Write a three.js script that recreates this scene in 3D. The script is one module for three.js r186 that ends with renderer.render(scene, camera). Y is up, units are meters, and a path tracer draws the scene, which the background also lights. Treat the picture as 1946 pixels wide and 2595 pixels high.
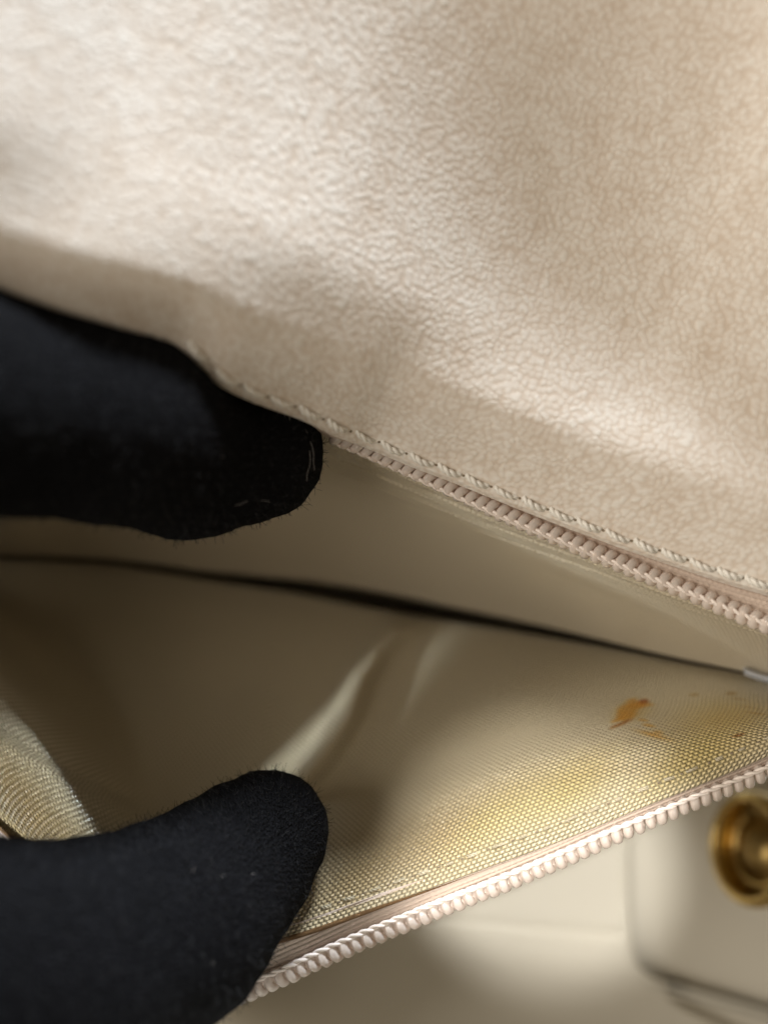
import * as THREE from 'three';
import { mergeGeometries } from 'three/addons/utils/BufferGeometryUtils.js';
import { MarchingCubes } from 'three/addons/objects/MarchingCubes.js';
import { RectAreaLightUniformsLib } from 'three/addons/lights/RectAreaLightUniformsLib.js';

// ---------------------------------------------------------------- camera, light, exposure
const scene = new THREE.Scene();
const FOV = 50, PITCH = 45 * Math.PI / 180;
const camera = new THREE.PerspectiveCamera(FOV, 767 / 1024, 0.004, 20);
camera.position.set(0, 0.30, 0.08);
camera.rotation.set(-PITCH, 0, 0);
camera.focus = 0.1125;
camera.userData.fStop = 8;
camera.updateMatrixWorld(true);
const renderer = new THREE.WebGLRenderer({ antialias: true });
renderer.setSize(767, 1024);
renderer.toneMapping = THREE.LinearToneMapping;
renderer.toneMappingExposure = 1.07;
renderer.shadowMap.enabled = true;
RectAreaLightUniformsLib.init();
scene.background = new THREE.Color().setRGB(0.20, 0.168, 0.122);   // the dim warm room

const camPoint = (x, y, z) => new THREE.Vector3(x, y, z).multiplyScalar(0.001).applyMatrix4(camera.matrixWorld); // mm in front of the lens
function areaLamp(name, from, to, w, h, power, color) {
  const l = new THREE.RectAreaLight(color, power, w, h);
  l.name = name; l.position.copy(from); l.lookAt(to); scene.add(l); return l;
}
// ceiling panel, up and to the right of the photographer
areaLamp('ceiling_light', camPoint(105, 530, -12), camPoint(0, 10, -90), 0.12, 0.12, 192, new THREE.Color(0.89, 0.97, 1.04));
// broad fill added on the left, with no known source
areaLamp('left_fill_light', camPoint(-440, 20, 270), camPoint(10, 10, -100), 0.40, 0.40, 5.6, new THREE.Color(1, 0.925, 0.81));
// added spots without a known source: two into the lower right, one from the left
function spotLamp(name, from, to, power, color, angle, blur, size) {
  const l = new THREE.SpotLight(color, power, 0, angle, blur, 2);
  l.name = name; l.position.copy(from); l.target.position.copy(to); l.castShadow = true; l.shadow.radius = size; scene.add(l, l.target); return l;
}
spotLamp('added_patch_spot', camPoint(-14, 31, 100), camPoint(17.0, -36.3, -114), 0.20, new THREE.Color(1, 0.97, 0.90), 0.073, 0.2, 0.22);  // added; its cone edge shapes the lit patch on lining and wall
spotLamp('added_lining_spot', camPoint(40, 50, 90), camPoint(34, -21, -116), 0.06, new THREE.Color(1, 0.97, 0.86), 0.04, 0.8, 0.4);  // added to brighten the right end of the lining
spotLamp('added_side_spot', camPoint(-300, -74, 44), camPoint(-5, -23.5, -130), 2.4, new THREE.Color(0.86, 0.95, 1), 0.044, 0.9, 1.0);  // added so the lining folds catch a highlight

// ---------------------------------------------------------------- helpers
const K = 2 * Math.tan(FOV * Math.PI / 360) / 2595;
const at = (x, y, d) => camPoint((x - 973) * K * d, (1297.5 - y) * K * d, -d);   // a picture place and a distance in mm -> world
let seed = 20240611;
const rnd = () => { seed = (seed * 1664525 + 1013904223) >>> 0; return seed / 4294967296; };
const clamp = (x, a, b) => Math.max(a, Math.min(b, x));
const sstep = (a, b, x) => { const t = clamp((x - a) / (b - a), 0, 1); return t * t * (3 - 2 * t); };
const mix = (a, b, t) => a + (b - a) * t;
const softplus = (x, w) => x > 8 * w ? x : w * Math.log(1 + Math.exp(x / w));
const gauss = (x, s) => Math.exp(-x * x / (2 * s * s));
// smooth interpolation through a table [[x, v], ...] (monotone x)
function table(rows) {
  const n = rows.length;
  const m = rows.map((r, i) => {
    const a = rows[Math.max(0, i - 1)], b = rows[Math.min(n - 1, i + 1)];
    return r.slice(1).map((_, k) => (b[k + 1] - a[k + 1]) / (b[0] - a[0]));
  });
  return (x, k = 0) => {
    let i = 0; while (i < n - 2 && x > rows[i + 1][0]) i++;
    const h = rows[i + 1][0] - rows[i][0], t = (x - rows[i][0]) / h, y0 = rows[i][k + 1], y1 = rows[i + 1][k + 1];
    if (t < 0) return y0 + m[i][k] * (x - rows[i][0]);
    if (t > 1) return y1 + m[i + 1][k] * (x - rows[i + 1][0]);
    const t2 = t * t, t3 = t2 * t;
    return (2 * t3 - 3 * t2 + 1) * y0 + (t3 - 2 * t2 + t) * h * m[i][k] + (3 * t2 - 2 * t3) * y1 + (t3 - t2) * h * m[i + 1][k];
  };
}
// signed distance (left of travel is positive) and unsigned distance to a polyline
function polyDist(pts, x, y) {
  let best = 1e9, sg = 0, along = 0, acc = 0;
  for (let i = 0; i + 1 < pts.length; i++) {
    const [ax, ay] = pts[i], [bx, by] = pts[i + 1], dx = bx - ax, dy = by - ay, L = dx * dx + dy * dy;
    const t = clamp(((x - ax) * dx + (y - ay) * dy) / L, 0, 1), ex = x - ax - t * dx, ey = y - ay - t * dy, e = Math.hypot(ex, ey);
    if (e < best) { best = e; sg = Math.sign(dx * (y - ay) - dy * (x - ax)); along = acc + t * Math.sqrt(L); }
    acc += Math.sqrt(L);
  }
  return [best, sg * best, along / acc];
}
// a sheet through f(u, v) -> Vector3, u and v in 0..1, with thickness (metres, away from its face) and uv in metres
function sheet(f, nu, nv, thick, flip = false) {
  const P = [], N = [], U = [];
  for (let j = 0; j <= nv; j++) for (let i = 0; i <= nu; i++) P.push(f(i / nu, j / nv));
  const id = (i, j) => j * (nu + 1) + i;
  const us = [], vs = [];
  for (let j = 0; j <= nv; j++) { let a = 0; us.push(0); for (let i = 1; i <= nu; i++) { a += P[id(i, j)].distanceTo(P[id(i - 1, j)]); us.push(a); } const mid = us[id(nu >> 1, j)]; for (let i = 0; i <= nu; i++) us[id(i, j)] -= mid; }
  for (let i = 0; i <= nu; i++) { let a = 0; vs[id(i, 0)] = 0; for (let j = 1; j <= nv; j++) { a += P[id(i, j)].distanceTo(P[id(i, j - 1)]); vs[id(i, j)] = a; } }
  for (let k = 0; k < P.length; k++) U.push([us[k], vs[k]]);
  const e1 = new THREE.Vector3(), e2 = new THREE.Vector3();
  for (let j = 0; j <= nv; j++) for (let i = 0; i <= nu; i++) {
    e1.subVectors(P[id(Math.min(nu, i + 1), j)], P[id(Math.max(0, i - 1), j)]);
    e2.subVectors(P[id(i, Math.min(nv, j + 1))], P[id(i, Math.max(0, j - 1))]);
    const n = new THREE.Vector3().crossVectors(e1, e2).normalize(); if (flip) n.negate(); N.push(n);
  }
  const pos = [], nor = [], uv = [], idx = [];
  const add = (p, n, u) => { pos.push(p.x, p.y, p.z); nor.push(n.x, n.y, n.z); uv.push(u[0], u[1]); return pos.length / 3 - 1; };
  for (let k = 0; k < P.length; k++) add(P[k], N[k], U[k]);
  const B = P.map((p, k) => p.clone().addScaledVector(N[k], -thick));
  for (let k = 0; k < P.length; k++) add(B[k], N[k].clone().negate(), U[k]);
  const o = P.length;
  const quad = (a, b, c, d) => flip ? idx.push(a, c, b, a, d, c) : idx.push(a, b, c, a, c, d);
  for (let j = 0; j < nv; j++) for (let i = 0; i < nu; i++) {
    const a = id(i, j), b = id(i + 1, j), c = id(i + 1, j + 1), d = id(i, j + 1);
    quad(a, b, c, d); quad(o + a, o + d, o + c, o + b);
  }
  const rim = (k1, k2) => {
    const n = new THREE.Vector3().crossVectors(e1.subVectors(P[k2], P[k1]), N[k1]).normalize();
    const a = add(P[k1], n, U[k1]), b = add(P[k2], n, U[k2]), c = add(B[k2], n, U[k2]), d = add(B[k1], n, U[k1]);
    idx.push(a, d, c, a, c, b);
  };
  for (let i = 0; i < nu; i++) { rim(id(i, 0), id(i + 1, 0)); rim(id(i + 1, nv), id(i, nv)); }
  for (let j = 0; j < nv; j++) { rim(id(0, j + 1), id(0, j)); rim(id(nu, j), id(nu, j + 1)); }
  const g = new THREE.BufferGeometry();
  g.setAttribute('position', new THREE.Float32BufferAttribute(pos, 3));
  g.setAttribute('normal', new THREE.Float32BufferAttribute(nor, 3));
  g.setAttribute('uv', new THREE.Float32BufferAttribute(uv, 2));
  g.setIndex(idx);
  g.userData = { P, U };
  return g;
}
const counts = {};
function numbered(n) { const c = counts[n] = (counts[n] ?? -1) + 1; return c ? `${n}_${String(c).padStart(3, '0')}` : n; }
function part(name, geometry, material, parent) {
  const m = new THREE.Mesh(geometry, material); m.name = numbered(name); m.castShadow = m.receiveShadow = true; parent.add(m); return m;
}
function frameMesh(m, p, x, y, z) { m.matrix.makeBasis(x, y, z).setPosition(p); m.matrix.decompose(m.position, m.quaternion, m.scale); return m; }

// ---------------------------------------------------------------- textures
function noiseGrid(n) { const a = new Float32Array(n * n); for (let i = 0; i < n * n; i++) a[i] = rnd(); return a; }
function tileNoise(cells) { // tiling smooth value noise, u and v in 0..1
  const g = noiseGrid(cells);
  return (u, v) => {
    const x = u * cells, y = v * cells, xi = Math.floor(x), yi = Math.floor(y), fx = x - xi, fy = y - yi;
    const sx = fx * fx * (3 - 2 * fx), sy = fy * fy * (3 - 2 * fy), w = (i) => ((i % cells) + cells) % cells;
    const a = g[w(yi) * cells + w(xi)], b = g[w(yi) * cells + w(xi + 1)], c = g[w(yi + 1) * cells + w(xi)], d = g[w(yi + 1) * cells + w(xi + 1)];
    return mix(mix(a, b, sx), mix(c, d, sx), sy);
  };
}
function dataTexture(w, h, fn, srgb) {
  const a = new Uint8Array(w * h * 4);
  for (let y = 0; y < h; y++) for (let x = 0; x < w; x++) {
    const c = fn((x + 0.5) / w, (y + 0.5) / h), k = 4 * (y * w + x);
    if (typeof c === 'number') { a[k] = a[k + 1] = a[k + 2] = clamp(c, 0, 1) * 255; } else { a[k] = clamp(c[0], 0, 1) * 255; a[k + 1] = clamp(c[1], 0, 1) * 255; a[k + 2] = clamp(c[2], 0, 1) * 255; }
    a[k + 3] = 255;
  }
  const t = new THREE.DataTexture(a, w, h, THREE.RGBAFormat);
  t.wrapS = t.wrapT = THREE.RepeatWrapping; t.magFilter = THREE.LinearFilter; t.minFilter = THREE.LinearMipmapLinearFilter; t.generateMipmaps = true;
  if (srgb) t.colorSpace = THREE.SRGBColorSpace;
  t.needsUpdate = true; return t;
}
const sized = (t, mx, my = mx) => { t.repeat.set(1000 / mx, 1000 / my); return t; };   // tile size in mm, uv in metres
// leather grain: soft round pebbles of uneven height with shallow valleys; height and tone from the same pattern
function grain(size, cells) {
  const px = [], py = [], ph = [];
  for (let i = 0; i < cells * cells; i++) { px.push(0.5 + (rnd() - 0.5) * 0.85); py.push(0.5 + (rnd() - 0.5) * 0.85); ph.push(rnd()); }
  const fine = tileNoise(300), mid = tileNoise(26), warp = tileNoise(20), warp2 = tileNoise(20), big = tileNoise(10), h = new Float32Array(size * size);
  for (let yy = 0; yy < size; yy++) for (let xx = 0; xx < size; xx++) {
    const u = (xx + 0.5) / size, v = (yy + 0.5) / size;
    const x = u * cells + 0.8 * (warp(u, v) - 0.5), y = v * cells + 0.8 * (warp2(u, v) - 0.5), xi = Math.floor(x), yi = Math.floor(y);
    let sum = 0;
    for (let j = -1; j <= 1; j++) for (let i = -1; i <= 1; i++) {
      const k = ((yi + j + cells) % cells) * cells + ((xi + i + cells) % cells), dx = xi + i + px[k] - x, dy = yi + j + py[k] - y, d2 = dx * dx + dy * dy;
      const g = (0.55 + 0.45 * ph[k]) * Math.max(0, 1 - d2 / 0.42); if (g > sum) sum = g + 0.25 * sum; else sum += 0.25 * g;
    }
    h[yy * size + xx] = clamp(0.08 + 0.48 * sum + 0.28 * mid(u, v) + 0.05 * fine(u, v), 0, 1);
  }
  const get = (u, v) => h[Math.min(size - 1, Math.floor(v * size)) * size + Math.min(size - 1, Math.floor(u * size))];
  return [dataTexture(size, size, get), dataTexture(size, size, (u, v) => { const n = clamp(1.45 * get(u, v) - 0.15 + 0.2 * big(u, v), 0, 1.1); return [0.90 + 0.10 * n, 0.855 + 0.14 * n, 0.815 + 0.18 * n]; }, true)];
}
const T = {};
[T.grain, T.leatherTone] = grain(1792, 62).map((t) => sized(t, 36));
// plain weave of the lining: staggered nubs, 8 x 16 rows per tile
{ const w = tileNoise(16), w2 = tileNoise(64);
  T.weave = sized(dataTexture(512, 512, (u, v) => {
    const row = Math.floor(v * 16), fy = v * 16 - row - 0.5, x = u * 8 + (row & 1) * 0.5, fx = x - Math.floor(x) - 0.5;
    const nub = Math.sqrt(Math.max(0, 1 - (fx / 0.46) ** 2)) * Math.sqrt(Math.max(0, 1 - (fy / 0.52) ** 2));
    return 0.1 + 0.68 * nub + 0.12 * w(u, v) + 0.08 * w2(u, v);
  }), 4.9, 6.6); }
{ const w = tileNoise(32), w2 = tileNoise(90);   // ribbed zip tape
  T.rib = sized(dataTexture(512, 512, (u, v) => {
    const r = Math.abs(Math.sin(v * Math.PI * 14)), c = 0.5 + 0.5 * Math.cos(u * Math.PI * 2 * 12 + (Math.floor(v * 14) & 1) * Math.PI);
    return 0.55 * r + 0.25 * c * r + 0.2 * w(u, v) + 0.1 * w2(u, v);
  }), 7); }
{ const a = tileNoise(128), b = tileNoise(256), c = tileNoise(24);  // knitted glove: rows of v stitches under fuzz
  T.knit = sized(dataTexture(1024, 1024, (u, v) => {
    const col = u * 44, f = Math.abs(col - Math.floor(col) - 0.5) * 2, row = v * 56 + f * 0.9, g = 0.5 + 0.5 * Math.cos(row * Math.PI * 2);
    const rib = Math.sqrt(Math.max(0, 1 - (2 * Math.abs(f - 0.5)) ** 2));
    return 0.32 * rib * (0.45 + 0.55 * g) + 0.3 * a(u, v) + 0.3 * b(u, v) + 0.1 * c(u, v);
  }), 26); }
{ const a = tileNoise(12), b = tileNoise(48), c = tileNoise(160);
  T.smooth = sized(dataTexture(512, 512, (u, v) => 0.4 * a(u, v) + 0.3 * b(u, v) + 0.3 * c(u, v)), 30); }

const lin = (r, g, b) => new THREE.Color().setRGB(r, g, b);
const M = {};
M.leather = new THREE.MeshPhysicalMaterial({ name: 'cream_leather', color: lin(0.84, 0.785, 0.72), map: T.leatherTone, roughness: 0.52, bumpMap: T.grain, bumpScale: 0.000085, specularIntensity: 0.7 });
M.innerLeather = new THREE.MeshPhysicalMaterial({ name: 'smooth_cream_leather', color: lin(0.71, 0.67, 0.585), roughness: 0.5, bumpMap: T.smooth, bumpScale: 0.00012, specularIntensity: 0.6 });
M.tape = new THREE.MeshPhysicalMaterial({ name: 'zip_tape_cloth', color: lin(0.62, 0.50, 0.42), roughness: 0.8, bumpMap: T.rib, bumpScale: 0.00016, sheen: 0.3, sheenColor: lin(1, 0.9, 0.85), sheenRoughness: 0.5 });
M.edge = new THREE.MeshPhysicalMaterial({ name: 'browned_fold', color: lin(0.36, 0.19, 0.07), roughness: 0.8, bumpMap: T.rib, bumpScale: 0.00012 });
M.nylon = new THREE.MeshPhysicalMaterial({ name: 'pink_nylon', color: lin(0.94, 0.85, 0.79), roughness: 0.2, transmission: 0.45, thickness: 0, ior: 1.5 });
M.cord = new THREE.MeshPhysicalMaterial({ name: 'sewing_cord', color: lin(0.84, 0.74, 0.68), roughness: 0.36, specularIntensity: 0.9 });
M.thread = new THREE.MeshPhysicalMaterial({ name: 'stitch_thread', color: lin(0.84, 0.80, 0.74), roughness: 0.33, specularIntensity: 1 });
M.liningThread = new THREE.MeshPhysicalMaterial({ name: 'lining_thread', color: lin(0.44, 0.38, 0.27), roughness: 0.25, specularIntensity: 1 });
M.hole = new THREE.MeshStandardMaterial({ name: 'needle_hole', color: lin(0.22, 0.17, 0.11), roughness: 0.9 });
M.glove = new THREE.MeshPhysicalMaterial({ name: 'black_knit', color: lin(0.015, 0.015, 0.0175), map: T.knit, roughness: 0.95, bumpMap: T.knit, bumpScale: 0.0011, sheen: 0, sheenColor: lin(0.35, 0.35, 0.42), sheenRoughness: 0.6, specularIntensity: 0.12 });
M.fuzz = new THREE.MeshStandardMaterial({ name: 'black_fibre', color: lin(0.02, 0.02, 0.022), roughness: 0.9 });
M.lint = new THREE.MeshStandardMaterial({ name: 'pale_fibre', color: lin(0.45, 0.42, 0.40), roughness: 0.7 });
M.brass = new THREE.MeshPhysicalMaterial({ name: 'aged_brass', color: lin(0.66, 0.48, 0.19), metalness: 1, roughness: 0.25 });
M.brassDark = new THREE.MeshPhysicalMaterial({ name: 'shade_brass', color: lin(0.34, 0.235, 0.09), metalness: 1, roughness: 0.42 });  // socket brass, darkened in colour for the shade inside the well
M.white = new THREE.MeshStandardMaterial({ name: 'pale_patch', color: lin(0.78, 0.82, 0.92), roughness: 0.6 });

// ---------------------------------------------------------------- the bag
const bag = new THREE.Group(); bag.name = 'handbag'; scene.add(bag);
bag.userData = { label: 'cream grained leather handbag with its zipped lined pocket held open', category: 'handbag' };
bag.position.copy(at(973, 1700, 175));
const toBag = (g) => g.translate(-bag.position.x, -bag.position.y, -bag.position.z);
const bagPoint = (x, y, d) => at(x, y, d).sub(bag.position);

// the lip of the grained leather panel: picture x -> y, distance
const lip = table([[-900, 400, 72], [-500, 540, 77], [-200, 648, 83.5], [0, 724, 87.3], [147, 777, 90], [293, 820, 93], [440, 868, 96.6], [500, 915, 98.3], [557, 970, 100], [645, 1013, 102.6], [762, 1056, 105.8], [853, 1099, 108.1], [935, 1130, 110.3], [1050, 1178, 110.9], [1145, 1214, 111.1], [1364, 1302, 110.8], [1548, 1372, 110], [1686, 1420, 109.2], [1828, 1468, 108.2], [1946, 1502, 107.3], [2300, 1600, 104], [2700, 1700, 100]]);
const lipSoft = table([[-900, 66], [-300, 80], [0, 86.6], [300, 92.5], [600, 99.6], [800, 104.4], [1000, 108.3], [1200, 110.5], [1500, 111.3], [2000, 109], [2700, 103]]);
const lipSoftY = table([[-900, 400], [-500, 540], [-200, 648], [0, 724], [300, 832], [600, 978], [800, 1076], [1000, 1160], [1200, 1238], [1500, 1354], [2000, 1520], [2700, 1700]]);
const NX = 0.37, NY = -0.929;
const rollG = table([[-900, 0.4], [0, 0.6], [600, 0.9], [1000, 1.0], [1500, 0.9], [2000, 0.75], [2700, 0.6]]);
const rollR = table([[-900, 80], [0, 112], [500, 142], [1000, 168], [1400, 200], [1900, 240], [2700, 280]]);
function leatherDrop(s, t, x, y) {      // mm nearer than the lip
  const mm = 0.037, R = rollR(s), G = rollG(s);
  let drop = 0;
  const steps = 24, h = t / steps;
  if (t > 0) for (let i = 0; i < steps; i++) { const q = (i + 0.5) * h; drop += h * mm * (G * (1 - sstep(0.55 * R, 1.5 * R, q)) - 0.17 - 0.05 * sstep(900, 1500, s)); }
  const A = (x - 1060 - 0.30 * y) * 0.62, B = 0.72 * (0.503 * (x - 1100) - 0.864 * (y - 330)), w = 150;
  const q = -w * Math.log(Math.exp(-clamp(A, -2500, 2500) / w) + Math.exp(-clamp(B, -2500, 2500) / w));
  const e = softplus(q, 150);
  drop += mm * (0.95 * Math.min(e, 620) + 0.6 * Math.max(0, e - 620) + 0.00022 * Math.min(e, 800) ** 2 + 0.02 * softplus(t - 600, 80));
  drop += 0.2 * Math.sin(x / 170 + y / 260) * sstep(200, 500, t);
  return drop;
}
function leatherAt(s, t) {
  const y0 = lip(s), d0 = lip(s, 1);
  if (t < 0) { const a = -t; return [s - NX * -a * 0, y0 + 9 * Math.sin(Math.min(1, a / 30) * Math.PI), d0 + a * 0.05]; }   // folded under
  const x = s + NX * t, y = mix(y0, lipSoftY(s), sstep(0, 260, t)) + NY * t;
  return [x, y, Math.max(46, mix(d0, lipSoft(s), sstep(0, 420, t)) - leatherDrop(s, t, x, y))];
}
const panel = part('leather_panel', toBag(sheet((u, v) => {
  const s = mix(-900, 2350, u), t = v < 0.06 ? mix(-60, 0, v / 0.06) : 1750 * ((v - 0.06) / 0.94) ** 1.35;
  return at(...leatherAt(s, t));
}, 360, 260, 0.0011)), M.leather, bag);

// stitches along the lip: a twisted thread lens with a dark needle hole at its end
function stitchGeometry(len, r, wob) {
  const gs = [];
  for (let k = 0; k < 2; k++) {
    const pts = [];
    for (let i = 0; i <= 12; i++) { const t = i / 12, a = t * Math.PI * 2 * 1.6 + k * Math.PI; pts.push(new THREE.Vector3((t - 0.5) * len, Math.cos(a) * r * 0.55, Math.sin(Math.PI * t) * r * 1.5 - 0.5 * r + Math.sin(a) * r * 0.4 + wob * 0)); }
    gs.push(new THREE.TubeGeometry(new THREE.CatmullRomCurve3(pts), 20, r * 0.72, 7));
  }
  return mergeGeometries(gs);
}
const stitchShape = stitchGeometry(0.0024, 0.00030, 0);
const holeShape = new THREE.SphereGeometry(0.00015, 10, 8).scale(1, 1, 0.4);
function frameOn(f, a, b, c) { // point, along, normal towards camera
  const p = f(...b), x = f(...c).sub(f(...a)).normalize(), tocam = camera.position.clone().sub(bag.position).sub(p).normalize();
  const z = tocam.addScaledVector(x, -tocam.dot(x)).normalize(); return [p, x, new THREE.Vector3().crossVectors(z, x), z];
}
for (let i = 0; i < 24; i++) {
  const s = 492 + i * 71 + (rnd() - 0.5) * 5, f = (q) => bagPoint(...leatherAt(q, 19));
  const z = leatherAt(s, 19);
  const [p, x, y, n] = frameOn((q) => f(q), [s - 20], [s], [s + 20]);
  const e1 = f(s), e2 = bagPoint(...leatherAt(s, 60)), nn = new THREE.Vector3().crossVectors(x, e2.sub(e1)).normalize();
  const yy = new THREE.Vector3().crossVectors(nn, x);
  const st = part('stitch', stitchShape, M.thread, panel);
  frameMesh(st, p.addScaledVector(nn, 0.00008), x, yy, nn);
  st.rotateZ(-0.10 + (rnd() - 0.5) * 0.1); st.scale.set(1, 0.85 + 0.3 * rnd(), 1);
  const h = part('needle_hole', holeShape, M.hole, panel);
  frameMesh(h, f(s + 36).addScaledVector(nn, 0.00001), x, yy, nn);
}

// ---- zips: base line on the tape, head line, distances
function rail(rows) { const y = table(rows); return (x) => bagPoint(x, y(x), y(x, 1)); }
const toothShape = (() => {
  const pts = [];
  for (let i = 0; i < 16; i++) { const a = i / 16 * Math.PI * 2; pts.push(new THREE.Vector3(0.00022 * Math.sin(a), 0.00056 * Math.cos(a), 0.00042 * Math.sin(a))); }
  const g = new THREE.TubeGeometry(new THREE.CatmullRomCurve3(pts, true), 26, 0.00050, 9, true);
  const p = g.attributes.position;
  for (let i = 0; i < p.count; i++) { const y = p.getY(i); const k = 1 + 0.16 * sstep(0.0003, 0.0011, y); p.setX(i, p.getX(i) * k); }
  g.computeVertexNormals(); return g;
})();
function rope(points, normals, strands, r, spread, turns) {
  const gs = [];
  for (let k = 0; k < strands; k++) {
    const pts = [], n = points.length;
    for (let i = 0; i < n; i++) {
      const a = i / n * turns * Math.PI * 2 + k / strands * Math.PI * 2, tan = points[Math.min(n - 1, i + 1)].clone().sub(points[Math.max(0, i - 1)]).normalize(), b = new THREE.Vector3().crossVectors(normals[i], tan);
      pts.push(points[i].clone().addScaledVector(b, Math.cos(a) * spread).addScaledVector(normals[i], Math.sin(a) * spread * 0.7));
    }
    gs.push(new THREE.TubeGeometry(new THREE.CatmullRomCurve3(pts), n * 2, r, 6));
  }
  return mergeGeometries(gs);
}
function zip(base, head, x0, x1, pitch, cordAt, cordTurns, tapeParent, material) {
  // walk along the head line in equal steps
  let x = x0, last = head(x0), list = [x0];
  while (x < x1) { x += 0.5; const p = head(x); if (p.distanceTo(last) >= pitch) { list.push(x); last = p; } }
  const pts = [], nrm = [];
  for (const q of list) {
    const b = base(q), h = head(q), A = head(q + 10).sub(head(q - 10)).normalize();
    const C = h.clone().sub(b); C.addScaledVector(A, -C.dot(A)).normalize();
    let Nn = new THREE.Vector3().crossVectors(A, C); const cam = camera.position.clone().sub(bag.position).sub(h);
    const side = Nn.dot(cam) < 0 ? -1 : 1; Nn.multiplyScalar(side);
    const t = part('zip_tooth', toothShape, material, tapeParent);
    frameMesh(t, h.clone().addScaledVector(C, -0.00060), A.clone().multiplyScalar(side), C, Nn);
    t.rotateZ((rnd() - 0.5) * 0.12); t.scale.multiplyScalar(0.96 + 0.08 * rnd());
  }
  for (let i = 0; i < list.length * 6; i++) {
    const q = mix(list[0], list[list.length - 1], i / (list.length * 6 - 1));
    const b = base(q), h = head(q), A = head(q + 10).sub(head(q - 10)).normalize(), C = h.clone().sub(b); C.addScaledVector(A, -C.dot(A)).normalize();
    let Nn = new THREE.Vector3().crossVectors(A, C); const cam = camera.position.clone().sub(bag.position).sub(h); if (Nn.dot(cam) < 0) Nn.negate();
    pts.push(h.clone().addScaledVector(C, cordAt[0]).addScaledVector(Nn, cordAt[1])); nrm.push(Nn);
  }
  part('cord', rope(pts, nrm, 2, 0.00018, 0.00016, list.length * cordTurns), M.cord, tapeParent);
  return list.length;
}
// upper zip, sewn behind the leather lip
const upBase = table([[780, 1062, 107.8], [853, 1097, 110], [935, 1128, 111], [1050, 1176, 111.8], [1364, 1300, 111.6], [1548, 1372, 111], [1686, 1422, 110.3], [1828, 1474, 109.5], [1946, 1512, 108.6], [2200, 1590, 106]]);
const upHead = table([[780, 1075, 110.6], [853, 1112, 112.3], [943, 1152, 113.2], [1023, 1189, 113.6], [1112, 1233, 113.6], [1198, 1276, 113.4], [1311, 1330, 113.0], [1426, 1380, 112.4], [1541, 1430, 111.8], [1660, 1480, 111], [1778, 1529, 110], [1864, 1566, 109.2], [1946, 1600, 108.3], [2200, 1708, 105.5]]);
const upTape = part('zip_tape', toBag(sheet((u, v) => {
  const x = mix(640, 2250, u);
  const xb = Math.max(x, 780), w = (v - 0.5) / 0.5;
  if (v < 0.5) return at(x, lip(x) - 30 * (1 - v * 2), lip(x, 1) + 2.2);
  return at(x, mix(lip(x), mix(upBase(x), upHead(x), 0.8), w), mix(lip(x, 1) + 2.2, mix(upBase(x, 1), upHead(x, 1), 0.8) + 0.95, w));
}, 160, 10, 0.0004)), M.tape, bag);
zip((x) => bagPoint(x, upBase(x), upBase(x, 1)), (x) => bagPoint(x, upHead(x), upHead(x, 1)), 850, 2060, 0.00117, [-0.0006, 0.00062], 0.5, upTape, M.nylon);

// lower zip, on the near edge of the lining
const loHead = table([[-350, 1900, 120], [-100, 2110, 119], [60, 2260, 118], [250, 2430, 116.5], [450, 2560, 115], [540, 2555, 114.6], [625, 2530, 114.2], [708, 2494, 113.8], [851, 2428, 113.2], [996, 2366, 112.8], [1139, 2306, 112.5], [1285, 2248, 112.3], [1431, 2186, 112.2], [1549, 2132, 112.3], [1640, 2092, 112.6], [1779, 2032, 113.2], [1898, 1984, 113.8], [1946, 1962, 114], [2200, 1850, 115.5]]);
const loBase = table([[-350, 1870, 119.6], [-100, 2070, 118.6], [60, 2215, 117.6], [250, 2380, 116], [450, 2500, 114.8], [540, 2500, 114.4], [651, 2472, 113.9], [716, 2442, 113.5], [788, 2414, 113.2], [918, 2352, 112.8], [1048, 2299, 112.4], [1193, 2238, 112], [1326, 2184, 111.8], [1452, 2130, 111.7], [1540, 2090, 111.7], [1641, 2047, 111.8], [1749, 2004, 112.2], [1887, 1948, 112.8], [1946, 1922, 113], [2200, 1810, 114.5]]);
// where the lining ends on the tape
const loLine = table([[-350, 1780, 119], [-100, 1995, 118], [0, 2092, 117.6], [95, 2186, 117.2], [250, 2318, 115.6], [450, 2420, 114.4], [600, 2412, 113.8], [726, 2377, 113.2], [804, 2353, 112.9], [885, 2324, 112.6], [983, 2289, 112.3], [1105, 2247, 112], [1250, 2194, 111.7], [1400, 2140, 111.5], [1500, 2100, 111.4], [1640, 2042, 111.4], [1749, 1999, 111.8], [1887, 1942, 112.4], [1946, 1916, 112.6], [2200, 1804, 114]]);
const loTape = part('zip_tape', toBag(sheet((u, v) => {
  const x = mix(-340, 2190, u);
  if (v < 0.4) return at(x, mix(mix(loBase(x), loHead(x), 0.55), loBase(x), v / 0.4), mix(mix(loBase(x, 1), loHead(x, 1), 0.55) + 0.7, loBase(x, 1) + 0.3, v / 0.4));
  const w = (v - 0.4) / 0.6; return at(x, mix(loBase(x), loLine(x) - 30, w), mix(loBase(x, 1) + 0.3, loLine(x, 1) + 0.7, w));
}, 220, 12, 0.0004)), M.tape, bag);
zip((x) => bagPoint(x, loBase(x), loBase(x, 1)), (x) => bagPoint(x, loHead(x), loHead(x, 1)), 470, 2080, 0.00124, [-0.00155, 0.00045], 0.5, loTape, M.nylon);

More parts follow.
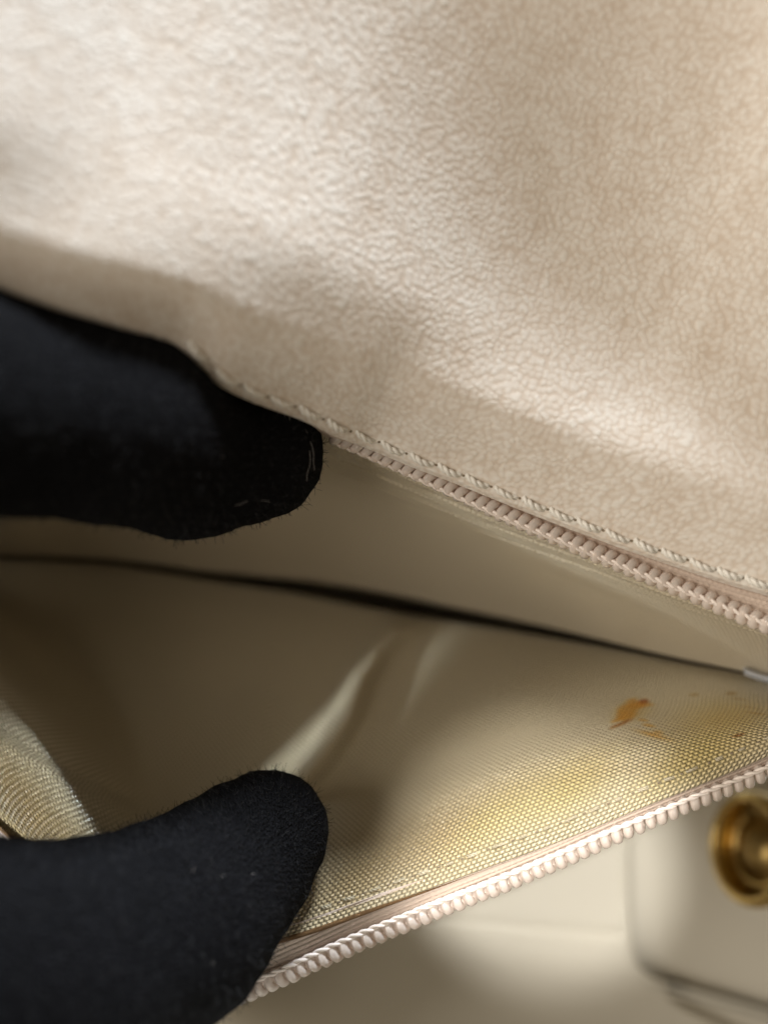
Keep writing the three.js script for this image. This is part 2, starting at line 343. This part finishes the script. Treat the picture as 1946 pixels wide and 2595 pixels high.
// ---- the linings
const crease = table([[-500, 1385], [0, 1408], [270, 1420], [530, 1456], [800, 1492], [1060, 1540], [1400, 1602], [1700, 1666], [1880, 1702], [2300, 1800]]);
const gapW = table([[-500, 16], [200, 20], [600, 32], [950, 50], [1300, 36], [1700, 16], [2300, 6]]);
const creaseD = table([[-500, 146], [300, 150], [1000, 150], [1350, 143], [1700, 133], [2300, 120]]);
const streak = [[1090, 1540], [1010, 1590], [962, 1640], [915, 1716], [880, 1815], [824, 1904], [770, 1970], [700, 2050]];
const leftFold = [[-260, 1500], [-90, 1640], [0, 1735], [100, 1850], [168, 1958], [215, 2060], [250, 2170], [300, 2330]];
const ridge1 = [[1100, 2010], [1250, 1960], [1450, 1905], [1700, 1880], [2000, 1850]];
const ridge2 = [[1100, 1700], [1350, 1700], [1600, 1725], [2000, 1700]];
function loLining(x, v) { // v 0 at the zip, 1 at the crease, beyond 1 deeper
  const yE = loLine(x), dE = loLine(x, 1), yC = crease(x) + gapW(x) * 0.5, dC = creaseD(x);
  if (v > 1) return [x, yC - (v - 1) * 20, dC + (v - 1) * 150];
  const y = mix(yE, yC, v);
  let d = dE + (dC - dE) * v ** mix(1.15, 1.75, sstep(950, 1400, x));
  const [ds, ss] = polyDist(streak, x, y);
  d -= 2.8 * gauss(ds, 25) * sstep(0.02, 0.2, v) * sstep(1.02, 0.93, v);
  d -= 0.12 * gauss(ds, 90) * sstep(0.02, 0.2, v) * sstep(1, 0.8, v);
  const [, sl] = polyDist(leftFold, x, y);
  d = mix(d, 117.4 + 6.5 * v, sstep(-210, 30, sl) * sstep(0, 0.06, v) * sstep(1, 0.78, v));
  const [r1] = polyDist(ridge1, x, y); d -= 0.9 * gauss(r1, 42) * sstep(0.0, 0.1, v);
  const [r2] = polyDist(ridge2, x, y); d -= 0.6 * gauss(r2, 30) * sstep(1280, 1600, x);
  return [x, y, d];
}
const loGeo = toBag(sheet((u, v) => {
  const x = mix(-340, 2190, u); const w = v * 1.25; return at(...loLining(x, w < 0.02 ? w : w));
}, 420, 240, 0.00025));
// stains: places on the cloth, found on the sheet and then kept in the cloth's own coordinates
function clothPlace(x, y) {
  const w = new THREE.Vector3(); let best = 1e9, uv = [0, 0];
  const { P, U } = loGeo.userData;
  for (let k = 0; k < P.length; k++) { w.copy(P[k]).applyMatrix4(camera.matrixWorldInverse); const px = 973 + w.x / (-w.z * K), py = 1297.5 - w.y / (-w.z * K), e = Math.hypot(px - x, py - y); if (e < best) { best = e; uv = U[k]; } }
  return uv;
}
const sMin = [-0.06, -0.004], sSize = [0.125, 0.075];
const stainBlobs = [];   // [u, v, ru, rv, angle, strength, colour]
const stain = (x, y, rx, ry, ang, str, col) => { const [u, v] = clothPlace(x, y); const k = rx > 2 ? 1 : rx > 0.45 ? 1.6 : 2.1; stainBlobs.push([u, v, rx * k * 0.001, ry * k * 0.001, ang, str, col]); };
const ORANGE = [0.85, 0.54, 0.07], BROWN = [0.42, 0.17, 0.05], YELLOW = [0.80, 0.70, 0.38], TAN = [0.66, 0.50, 0.25];
stain(1608, 1790, 1.05, 0.85, 0.5, 1.0, ORANGE); stain(1585, 1812, 1.1, 0.8, 0.2, 0.95, ORANGE); stain(1565, 1826, 0.8, 0.35, 0.1, 0.7, ORANGE); stain(1622, 1783, 0.5, 0.6, 0.2, 0.95, ORANGE);
stain(1640, 1838, 0.75, 0.28, -0.9, 0.55, ORANGE); stain(1665, 1855, 0.6, 0.35, -0.9, 0.4, ORANGE); stain(1628, 1825, 0.6, 0.22, -0.8, 0.5, ORANGE);
stain(1872, 1863, 0.42, 0.18, 0, 1.0, BROWN); stain(1850, 1758, 0.35, 0.2, 0, 0.7, TAN); stain(1872, 1772, 0.7, 0.14, -0.8, 0.55, TAN); stain(1893, 1792, 0.7, 0.14, -0.9, 0.55, TAN); stain(1758, 1760, 0.3, 0.2, 0, 0.5, TAN);
stain(1600, 1803, 2.2, 1.9, 0.4, 0.55, [0.80, 0.62, 0.25]); stain(1575, 1832, 1.2, 0.3, 0.3, 0.8, [0.62, 0.33, 0.06]); stain(1632, 1776, 0.35, 0.3, 0, 0.9, [0.62, 0.30, 0.05]); stain(1655, 1862, 1.3, 0.25, -0.9, 0.6, ORANGE); stain(1905, 1806, 0.9, 0.16, -0.8, 0.7, TAN); stain(1790, 1900, 4.5, 3, 0.2, 0.5, YELLOW); stain(1840, 1820, 6, 5, 0, 0.7, [0.80, 0.66, 0.32]); stain(1250, 2070, 6, 3, 0.3, 0.45, YELLOW); stain(1450, 1990, 6, 3, 0.3, 0.5, YELLOW); stain(1120, 2130, 5, 4, 0.3, 0.3, TAN); stain(900, 2230, 6, 4, 0.3, 0.45, TAN); stain(70, 2060, 5, 5, 0, 0.6, TAN); stain(0, 1980, 4, 4, 0, 0.4, TAN); stain(200, 2170, 5, 3, 0, 0.5, TAN); stain(1700, 1950, 5, 2, 0.3, 0.35, YELLOW);
{ const n1 = tileNoise(60), n2 = tileNoise(150), n3 = tileNoise(9);
  const base = [0.86, 0.80, 0.675];
  const t = dataTexture(2048, 1280, (a, b) => {
    const u = sMin[0] + a * sSize[0], v = sMin[1] + b * sSize[1], j = 0.45 + 0.8 * n1(a, b) + 0.35 * n2(a, b);
    const c = base.map((q, i) => q * (0.93 + 0.07 * n3(a, b)));
    for (const [bu, bv, ru, rv, an, str, col] of stainBlobs) {
      const dx = u - bu, dy = v - bv, ca = Math.cos(an), sa = Math.sin(an), ex = (dx * ca + dy * sa) / ru, ey = (-dx * sa + dy * ca) / rv, r2 = ex * ex + ey * ey;
      if (r2 > 6) continue;
      const big = ru > 0.002, w = big ? str * Math.exp(-r2) : str * sstep(1.2, 0.35, Math.sqrt(r2) * j);
      for (let i = 0; i < 3; i++) c[i] = mix(c[i], c[i] * 0.15 + col[i] * 0.85, w);
    }
    const wr = v * 1000 / 6.6 * 16, row = Math.floor(wr), wy = wr - row - 0.5, wx0 = u * 1000 / 4.9 * 8 + (((row % 2) + 2) % 2) * 0.5, wx = wx0 - Math.floor(wx0) - 0.5;
    const nub = Math.sqrt(Math.max(0, 1 - (wx / 0.44) ** 2)) * Math.sqrt(Math.max(0, 1 - (wy / 0.5) ** 2)), f = 0.84 + 0.24 * nub;
    return c.map((q) => q * f);
  }, true);
  t.wrapS = t.wrapT = THREE.ClampToEdgeWrapping; t.repeat.set(1 / sSize[0], 1 / sSize[1]); t.offset.set(-sMin[0] / sSize[0], -sMin[1] / sSize[1]);
  T.cloth = t;
}
M.lining = new THREE.MeshPhysicalMaterial({ name: 'stained_lining', color: lin(0.93, 0.93, 0.93), map: T.cloth, roughness: 0.27, bumpMap: T.weave, bumpScale: 0.0005, sheen: 0.2, sheenColor: lin(1, 0.95, 0.8), sheenRoughness: 0.35, specularIntensity: 1 });
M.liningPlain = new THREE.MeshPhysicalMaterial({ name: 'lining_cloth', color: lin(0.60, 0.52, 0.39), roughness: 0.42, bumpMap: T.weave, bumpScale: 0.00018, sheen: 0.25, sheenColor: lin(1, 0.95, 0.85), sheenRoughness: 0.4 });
const loLiningMesh = part('lining_panel', loGeo, M.lining, bag);
loLiningMesh.userData.label = 'satin lining with orange stains';
// browned folded hem where the lining meets the tape
{ const pts = []; for (let x = -330; x <= 1400; x += 20) pts.push(bagPoint(x, loLine(x) + 3, loLine(x, 1) + 0.05 + 0.5 * sstep(1000, 1400, x)));
  const path = new THREE.CatmullRomCurve3(pts), hg = new THREE.TubeGeometry(path, 300, 0.00026, 8), hp = hg.attributes.position, c = new THREE.Vector3(), q = new THREE.Vector3();
  for (let i = 0; i <= 300; i++) { path.getPointAt(i / 300, c); const k = 1 - 0.95 * sstep(0.70, 0.93, i / 300); for (let j = 0; j <= 8; j++) { q.fromBufferAttribute(hp, i * 9 + j).sub(c).multiplyScalar(k).add(c); hp.setXYZ(i * 9 + j, q.x, q.y, q.z); } }
  part('hem', hg, M.edge, loLiningMesh); }
const smallStitch = stitchGeometry(0.0013, 0.00015, 0);
for (let i = 0; i < 20; i++) {
  const x = 826 + i * 62 + (rnd() - 0.5) * 10, off = 48, f = (q) => { const [a, b, d] = loLining(q, off / (loLine(q) - crease(q))); return bagPoint(a, b, d); };
  const [p, ax, ay, az] = frameOn((q) => f(q), [x - 20], [x], [x + 20]);
  const m = part('stitch', smallStitch, M.liningThread, loLiningMesh); frameMesh(m, p.addScaledVector(az, 0.00004), ax, ay, az); m.rotateZ((rnd() - 0.5) * 0.25); m.scale.set(0.55 + 0.5 * rnd(), 0.7 + 0.6 * rnd(), 0.9);
  const h = part('needle_hole', holeShape, M.hole, loLiningMesh); frameMesh(h, f(x - 26).addScaledVector(az, 0.00004), ax, ay, az); h.scale.set(1.3, 0.7, 1);
}
// upper lining: from the coil down into the crease
const upTop = table([[-500, 900, 92], [0, 960, 100], [400, 1010, 108], [640, 1040, 110], [780, 1066, 111.2], [853, 1104, 113.2], [943, 1142, 114.2], [1112, 1218, 114.8], [1311, 1310, 114.4], [1541, 1405, 113.4], [1778, 1500, 111.8], [1946, 1562, 110.4], [2300, 1700, 107]]);
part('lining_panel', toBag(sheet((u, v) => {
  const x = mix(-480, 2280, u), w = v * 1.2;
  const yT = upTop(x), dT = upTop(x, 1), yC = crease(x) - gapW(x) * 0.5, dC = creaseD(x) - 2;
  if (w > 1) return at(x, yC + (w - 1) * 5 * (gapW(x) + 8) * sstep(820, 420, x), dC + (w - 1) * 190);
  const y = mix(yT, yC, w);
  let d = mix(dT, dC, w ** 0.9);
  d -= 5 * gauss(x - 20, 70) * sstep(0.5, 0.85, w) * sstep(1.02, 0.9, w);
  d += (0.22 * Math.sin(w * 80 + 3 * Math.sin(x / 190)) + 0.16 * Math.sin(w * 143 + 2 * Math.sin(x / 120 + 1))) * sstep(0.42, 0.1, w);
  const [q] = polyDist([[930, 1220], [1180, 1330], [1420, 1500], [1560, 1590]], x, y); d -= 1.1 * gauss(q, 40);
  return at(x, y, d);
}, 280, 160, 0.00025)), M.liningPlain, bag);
// back of the pocket, closing the gap behind the crease
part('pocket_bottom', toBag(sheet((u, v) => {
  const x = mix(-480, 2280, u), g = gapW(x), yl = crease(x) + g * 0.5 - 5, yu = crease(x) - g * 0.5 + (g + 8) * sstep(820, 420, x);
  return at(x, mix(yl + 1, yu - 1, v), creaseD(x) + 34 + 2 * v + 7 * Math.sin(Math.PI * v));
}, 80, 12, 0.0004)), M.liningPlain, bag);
// pale patch standing in for a bright opening at the right crease end
part('gap_patch', toBag(sheet((u, v) => at(mix(1885, 2010, u), crease(mix(1885, 2010, u)) + mix(8, -13, v) + 6 * Math.sin(u * 3), 126 - 3 * Math.sin(v * 3)), 20, 8, 0.0003)), M.white, bag);

// ---- inside of the bag behind the pocket: a slab with a rounded opening, a recessed wall, the snap
const SD = 158;
const bend = (x, y) => { const q = y - (2405 + 0.16 * (x - 1100)); return 0.09 * softplus(q, 34); };
{ // slab as a dense grid clipped to the outline: front and back from a signed distance field, edges rolled
  const openEdge = [[1604, 1400], [1604, 2385], [1612, 2430], [1636, 2464], [1676, 2484], [1716, 2494], [1990, 2570], [2400, 2680]];
  // main wall: rolled edge follows openEdge; v = distance from the edge to the left / below
  const curve = new THREE.CatmullRomCurve3(openEdge.map(([x, y]) => new THREE.Vector3(x, y, 0)), false, 'centripetal');
  const L = curve.getLength();
  part('inner_wall', toBag(sheet((u, v) => {
    const p = curve.getPointAt(u), tg = curve.getTangentAt(u), nx = -tg.y, ny = tg.x;     // to the left of travel = wall side
    let w, dd = 0;
    if (v < 0.15) { const a = (1 - v / 0.15) * Math.PI * 0.85; w = 26 * (1 - Math.sin(Math.min(a, Math.PI / 2))) ; dd = 1.1 * (1 - Math.cos(a)); if (a > Math.PI / 2) w = 26 * (1 - Math.sin(a)) * 1; }
    else { const t = (v - 0.15) / 0.85; w = 26 + 2300 * t ** 2.2; }
    // fan out so that the wall fills to the left and below
    const dirx = mix(nx, u < 0.6 ? -1 : nx, 0), x = p.x + nx * w, y = p.y + ny * w;
    const seam = 2330 + (x - 1130) * 0.085, groove = gauss(y - seam, 7) * 0.45 * sstep(1590, 1560, x);
    const [sl] = polyDist([[1690, 2512], [1760, 2552], [1860, 2600], [2200, 2740]], x, y), slit = 5 * gauss(sl, 9) * sstep(1680, 1730, x);
    return at(x, y, SD + 0.1 * softplus(1940 - y, 40) + dd + bend(x, y) + slit + groove - 0.002 * (1604 - Math.min(x, 1604)));
  }, 300, 150, 0.0012, true)), M.innerLeather, bag);
}
part('inner_wall', toBag(sheet((u, v) => { const x = mix(1400, 2400, u), y = mix(1500, 2900, v); return at(x, y, 161.5 + 0.1 * softplus(1940 - y, 40) + bend(x, y) + 0.004 * (y - 2200) - 0.004 * (x - 1640)); }, 40, 40, 0.001, true)), M.innerLeather, bag);
// unseen sheets added below and left to keep fill light off the inner wall
part('shade_sheet', toBag(sheet((u, v) => at(mix(-900, 800, u), 2690 + 30 * Math.sin(u * 3.1) * v + 90 * v, mix(168, 88, v)), 40, 30, 0.0012, true)), M.innerLeather, bag);
part('shade_sheet', toBag(sheet((u, v) => camPoint(-36 - 3 * u, mix(-52, -118, v), mix(-168, -106, u)), 30, 30, 0.0012, true)), M.innerLeather, bag);
// brass snap
{
  const c = bagPoint(1889, 2150, 148), snap = new THREE.Group(); snap.name = 'snap_button'; bag.add(snap);
  const tocam = camera.position.clone().sub(bag.position).sub(c).normalize();
  const right = new THREE.Vector3(1, 0, 0), up = new THREE.Vector3().crossVectors(tocam, right).normalize();
  const axis = tocam.clone().multiplyScalar(0.48).addScaledVector(right, -0.87).addScaledVector(up, 0.05).normalize();
  const q = new THREE.Quaternion().setFromUnitVectors(new THREE.Vector3(0, 1, 0), axis);
  snap.position.copy(c); snap.quaternion.copy(q);
  const mm = (pts) => pts.map(([r, h]) => new THREE.Vector2(r * 0.001, h * 0.001));
  const prof = (pts, n = 60) => new THREE.SplineCurve(mm(pts)).getPoints(n);
  part('rim', new THREE.LatheGeometry(prof([[6.0, -4], [6.9, -3.6], [7.5, -2.2], [7.6, -0.8], [7.2, 0.1], [6.5, 0.3], [6.1, 0.0], [5.85, -0.8], [5.7, -1.6], [5.4, -2.6]], 80), 72), M.brass, snap);
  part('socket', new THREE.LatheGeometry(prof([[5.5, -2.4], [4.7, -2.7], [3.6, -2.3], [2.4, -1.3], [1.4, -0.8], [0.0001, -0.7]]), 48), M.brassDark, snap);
  part('spring', new THREE.TorusGeometry(0.0046, 0.0004, 10, 40, Math.PI * 1.5).rotateX(Math.PI / 2).translate(0, -0.0022, 0), M.brass, snap);
}

// ---------------------------------------------------------------- the gloved hand
const bones = []; // [ax, ay, ad, ar, bx, by, bd, br] in picture px, mm, mm
const chain = (list) => { for (let i = 0; i + 1 < list.length; i++) bones.push([...list[i], ...list[i + 1]]); };
chain([[655, 1150, 111, 6.8], [480, 1162, 107.5, 7.2], [300, 1072, 100, 8.5], [-300, 992, 87, 10.6], [-900, 1060, 80, 10.6], [-1700, 1250, 82, 10.6], [-2400, 1500, 86, 13]]);       // forefinger
chain([[690, 2096, 115.2, 5.9], [610, 2178, 113.2, 7.0], [445, 2335, 106, 9.1], [110, 2480, 97, 11], [-400, 2480, 88, 12], [-1000, 2420, 84, 13], [-1800, 2000, 84, 13], [-2400, 1700, 86, 14]]);   // thumb
chain([[-1100, 1000, 104, 8], [-1500, 1150, 100, 9], [-1800, 1350, 90, 10], [-2300, 1550, 80, 12]]);    // folded fingers beyond the frame
chain([[-1250, 1250, 122, 8], [-1550, 1350, 116, 9], [-1850, 1480, 100, 10], [-2300, 1600, 84, 12]]);
chain([[-1350, 1500, 130, 7], [-1600, 1560, 124, 8], [-1900, 1600, 110, 9], [-2300, 1650, 88, 12]]);
const toMM = ([x, y, d]) => new THREE.Vector3((x - 973) * K * d, (1297.5 - y) * K * d, -d);
const B = bones.map((b) => ({ a: toMM(b), b: toMM(b.slice(4)), ra: b[3], rb: b[7] }));
function field(x, y, z) {      // positive inside, mm
  let acc = 0; const k = 1.5; let m = 1e9; const ds = [];
  for (const o of B) {
    const ux = o.b.x - o.a.x, uy = o.b.y - o.a.y, uz = o.b.z - o.a.z, L = ux * ux + uy * uy + uz * uz;
    const t = clamp(((x - o.a.x) * ux + (y - o.a.y) * uy + (z - o.a.z) * uz) / L, 0, 1);
    const d = Math.hypot(x - o.a.x - t * ux, y - o.a.y - t * uy, z - o.a.z - t * uz) - mix(o.ra, o.rb, t);
    ds.push(d); if (d < m) m = d;
  }
  for (const d of ds) acc += Math.exp(-(d - m) / k);
  return -(m - k * Math.log(acc) + 0.25);
}
function march(cx, cy, cz, half, res) {
  const mc = new MarchingCubes(res, new THREE.MeshBasicMaterial(), false, false, 400000);
  mc.isolation = 0;
  const s = half * 2 / res, h = res / 2;
  for (let k = 0; k < res; k++) for (let j = 0; j < res; j++) for (let i = 0; i < res; i++) mc.field[k * res * res + j * res + i] = clamp(field(cx + (i - h) / h * half, cy + (j - h) / h * half, cz + (k - h) / h * half), -8, 8);
  mc.update();
  const n = mc.count, out = [];
  for (let i = 0; i < n; i++) out.push([cx + mc.positionArray[3 * i] * half, cy + mc.positionArray[3 * i + 1] * half, cz + mc.positionArray[3 * i + 2] * half]);
  return out;
}
const hand = new THREE.Group(); hand.name = 'gloved_hand'; scene.add(hand);
hand.userData = { label: 'hand in black knit glove spreading the zipped pocket with forefinger and thumb', category: 'gloved hand' };
hand.position.copy(camPoint(-70, -8, -84));
const toHand = (x, y, z) => camPoint(x, y, z).sub(hand.position);
let handSurface;
{
  const V = march(-52, -8, -84, 66, 150);
  const eps = 0.05, grad = (p) => new THREE.Vector3(field(p[0] - eps, p[1], p[2]) - field(p[0] + eps, p[1], p[2]), field(p[0], p[1] - eps, p[2]) - field(p[0], p[1] + eps, p[2]), field(p[0], p[1], p[2] - eps) - field(p[0], p[1], p[2] + eps)).normalize();
  const lump1 = (x, y, z) => 0.14 * Math.sin(x * 0.9 + y * 0.5) * Math.sin(y * 0.8 - z * 0.6) + 0.07 * Math.sin(x * 2.3 + z) * Math.sin(y * 2.1 + z * 1.7);
  const pos = [], nor = [], uv = [], key = new Map(), idx = [];
  handSurface = [];
  const ux = new THREE.Vector3(0.86, -0.28, -0.42).normalize(), uy = new THREE.Vector3(0.25, 0.95, -0.2).normalize();
  for (const p of V) {
    const kk = p.map((q) => Math.round(q * 2000)).join();
    let id = key.get(kk);
    if (id === undefined) {
      let q = p, n = grad(q);
      for (let it = 0; it < 2; it++) { const d = field(...q); q = [q[0] + n.x * d, q[1] + n.y * d, q[2] + n.z * d]; n = grad(q); }
      const l = lump1(...q); q = [q[0] + n.x * l, q[1] + n.y * l, q[2] + n.z * l];
      const w = toHand(...q), nw = n.clone().transformDirection(camera.matrixWorld);
      id = pos.length / 3; key.set(kk, id);
      pos.push(w.x, w.y, w.z); nor.push(nw.x, nw.y, nw.z);
      uv.push((q[0] * ux.x + q[1] * ux.y + q[2] * ux.z) * 0.001, (q[0] * uy.x + q[1] * uy.y + q[2] * uy.z) * 0.001);
      handSurface.push([w, nw, q]);
    }
    idx.push(id);
  }
  const tri = []; for (let i = 0; i < idx.length; i += 3) if (idx[i] !== idx[i + 1] && idx[i + 1] !== idx[i + 2] && idx[i] !== idx[i + 2]) tri.push(idx[i], idx[i + 1], idx[i + 2]);
  const g = new THREE.BufferGeometry();
  g.setAttribute('position', new THREE.Float32BufferAttribute(pos, 3)); g.setAttribute('normal', new THREE.Float32BufferAttribute(nor, 3)); g.setAttribute('uv', new THREE.Float32BufferAttribute(uv, 2)); g.setIndex(tri);
  const glove = part('glove', g, M.glove, hand);
  // fuzz standing off the knit
  const hairs = [];
  const near = handSurface.filter(([, , q]) => q[0] > -42);
  for (let i = 0; i < 15000; i++) {
    const [w, n] = near[Math.floor(rnd() * near.length)], len = 0.0002 + 0.0009 * rnd() ** 2.6, t = new THREE.Vector3(rnd() - 0.5, rnd() - 0.5, rnd() - 0.5).multiplyScalar(1.6);
    const d1 = n.clone().add(t).normalize(), d2 = d1.clone().addScaledVector(new THREE.Vector3(rnd() - 0.5, rnd() - 0.5, rnd() - 0.5), 1.2).normalize();
    const a = w.clone().addScaledVector(n, -0.00006), b = a.clone().addScaledVector(d1, len * 0.5), c = b.clone().addScaledVector(d2, len * 0.5);
    hairs.push(new THREE.TubeGeometry(new THREE.QuadraticBezierCurve3(a, b, c), 4, 0.000019, 3));
  }
  const fz = part('fuzz', mergeGeometries(hairs), M.fuzz, hand); fz.userData.kind = 'stuff';
  // pale lint hairs
  const lintSpots = [[790, 1140, 0.004, -0.2], [783, 1180, 0.003, 0.1], [735, 1062, 0.0015, 0.1], [705, 1050, 0.0014, 0.3], [722, 1055, 0.0018, -0.1], [600, 1280, 0.0022, 1.2], [660, 1270, 0.0018, 1.6], [560, 1160, 0.0006, 1], [405, 1285, 0.0006, 1], [560, 2222, 0.0007, 1.2], [490, 2205, 0.0006, 0.5], [540, 2440, 0.0004, 0.5], [640, 2215, 0.0005, 1.4], [870, 1140, 0.0022, 0.6], [895, 1155, 0.002, -0.5], [850, 1125, 0.0016, 0.9]];
  for (const [x, y, len, ang] of lintSpots) {
    const r = toMM([x, y, 1]).normalize(); let d = 85; while (d < 118 && field(r.x * d, r.y * d, r.z * d) < 0) d += 0.05; const off = d >= 118; if (off) d = 112.6; const host = off ? upTape : hand, origin = off ? bag.position : hand.position;
    const p0 = camPoint(r.x * (d - 0.12), r.y * (d - 0.12), r.z * (d - 0.12)).sub(origin);
    const dir = new THREE.Vector3(Math.sin(ang), Math.cos(ang), 0).transformDirection(camera.matrixWorld), side = new THREE.Vector3(Math.cos(ang), -Math.sin(ang), 0.2).transformDirection(camera.matrixWorld), pts = [];
    for (let i = 0; i <= 5; i++) pts.push(p0.clone().addScaledVector(dir, (i / 5 - 0.5) * len).addScaledVector(side, Math.sin(i * 1.3 + x) * len * 0.035));
    part('lint_fibre', new THREE.TubeGeometry(new THREE.CatmullRomCurve3(pts), 12, 0.000014, 4), M.lint, host);
  }
}
renderer.render(scene, camera);
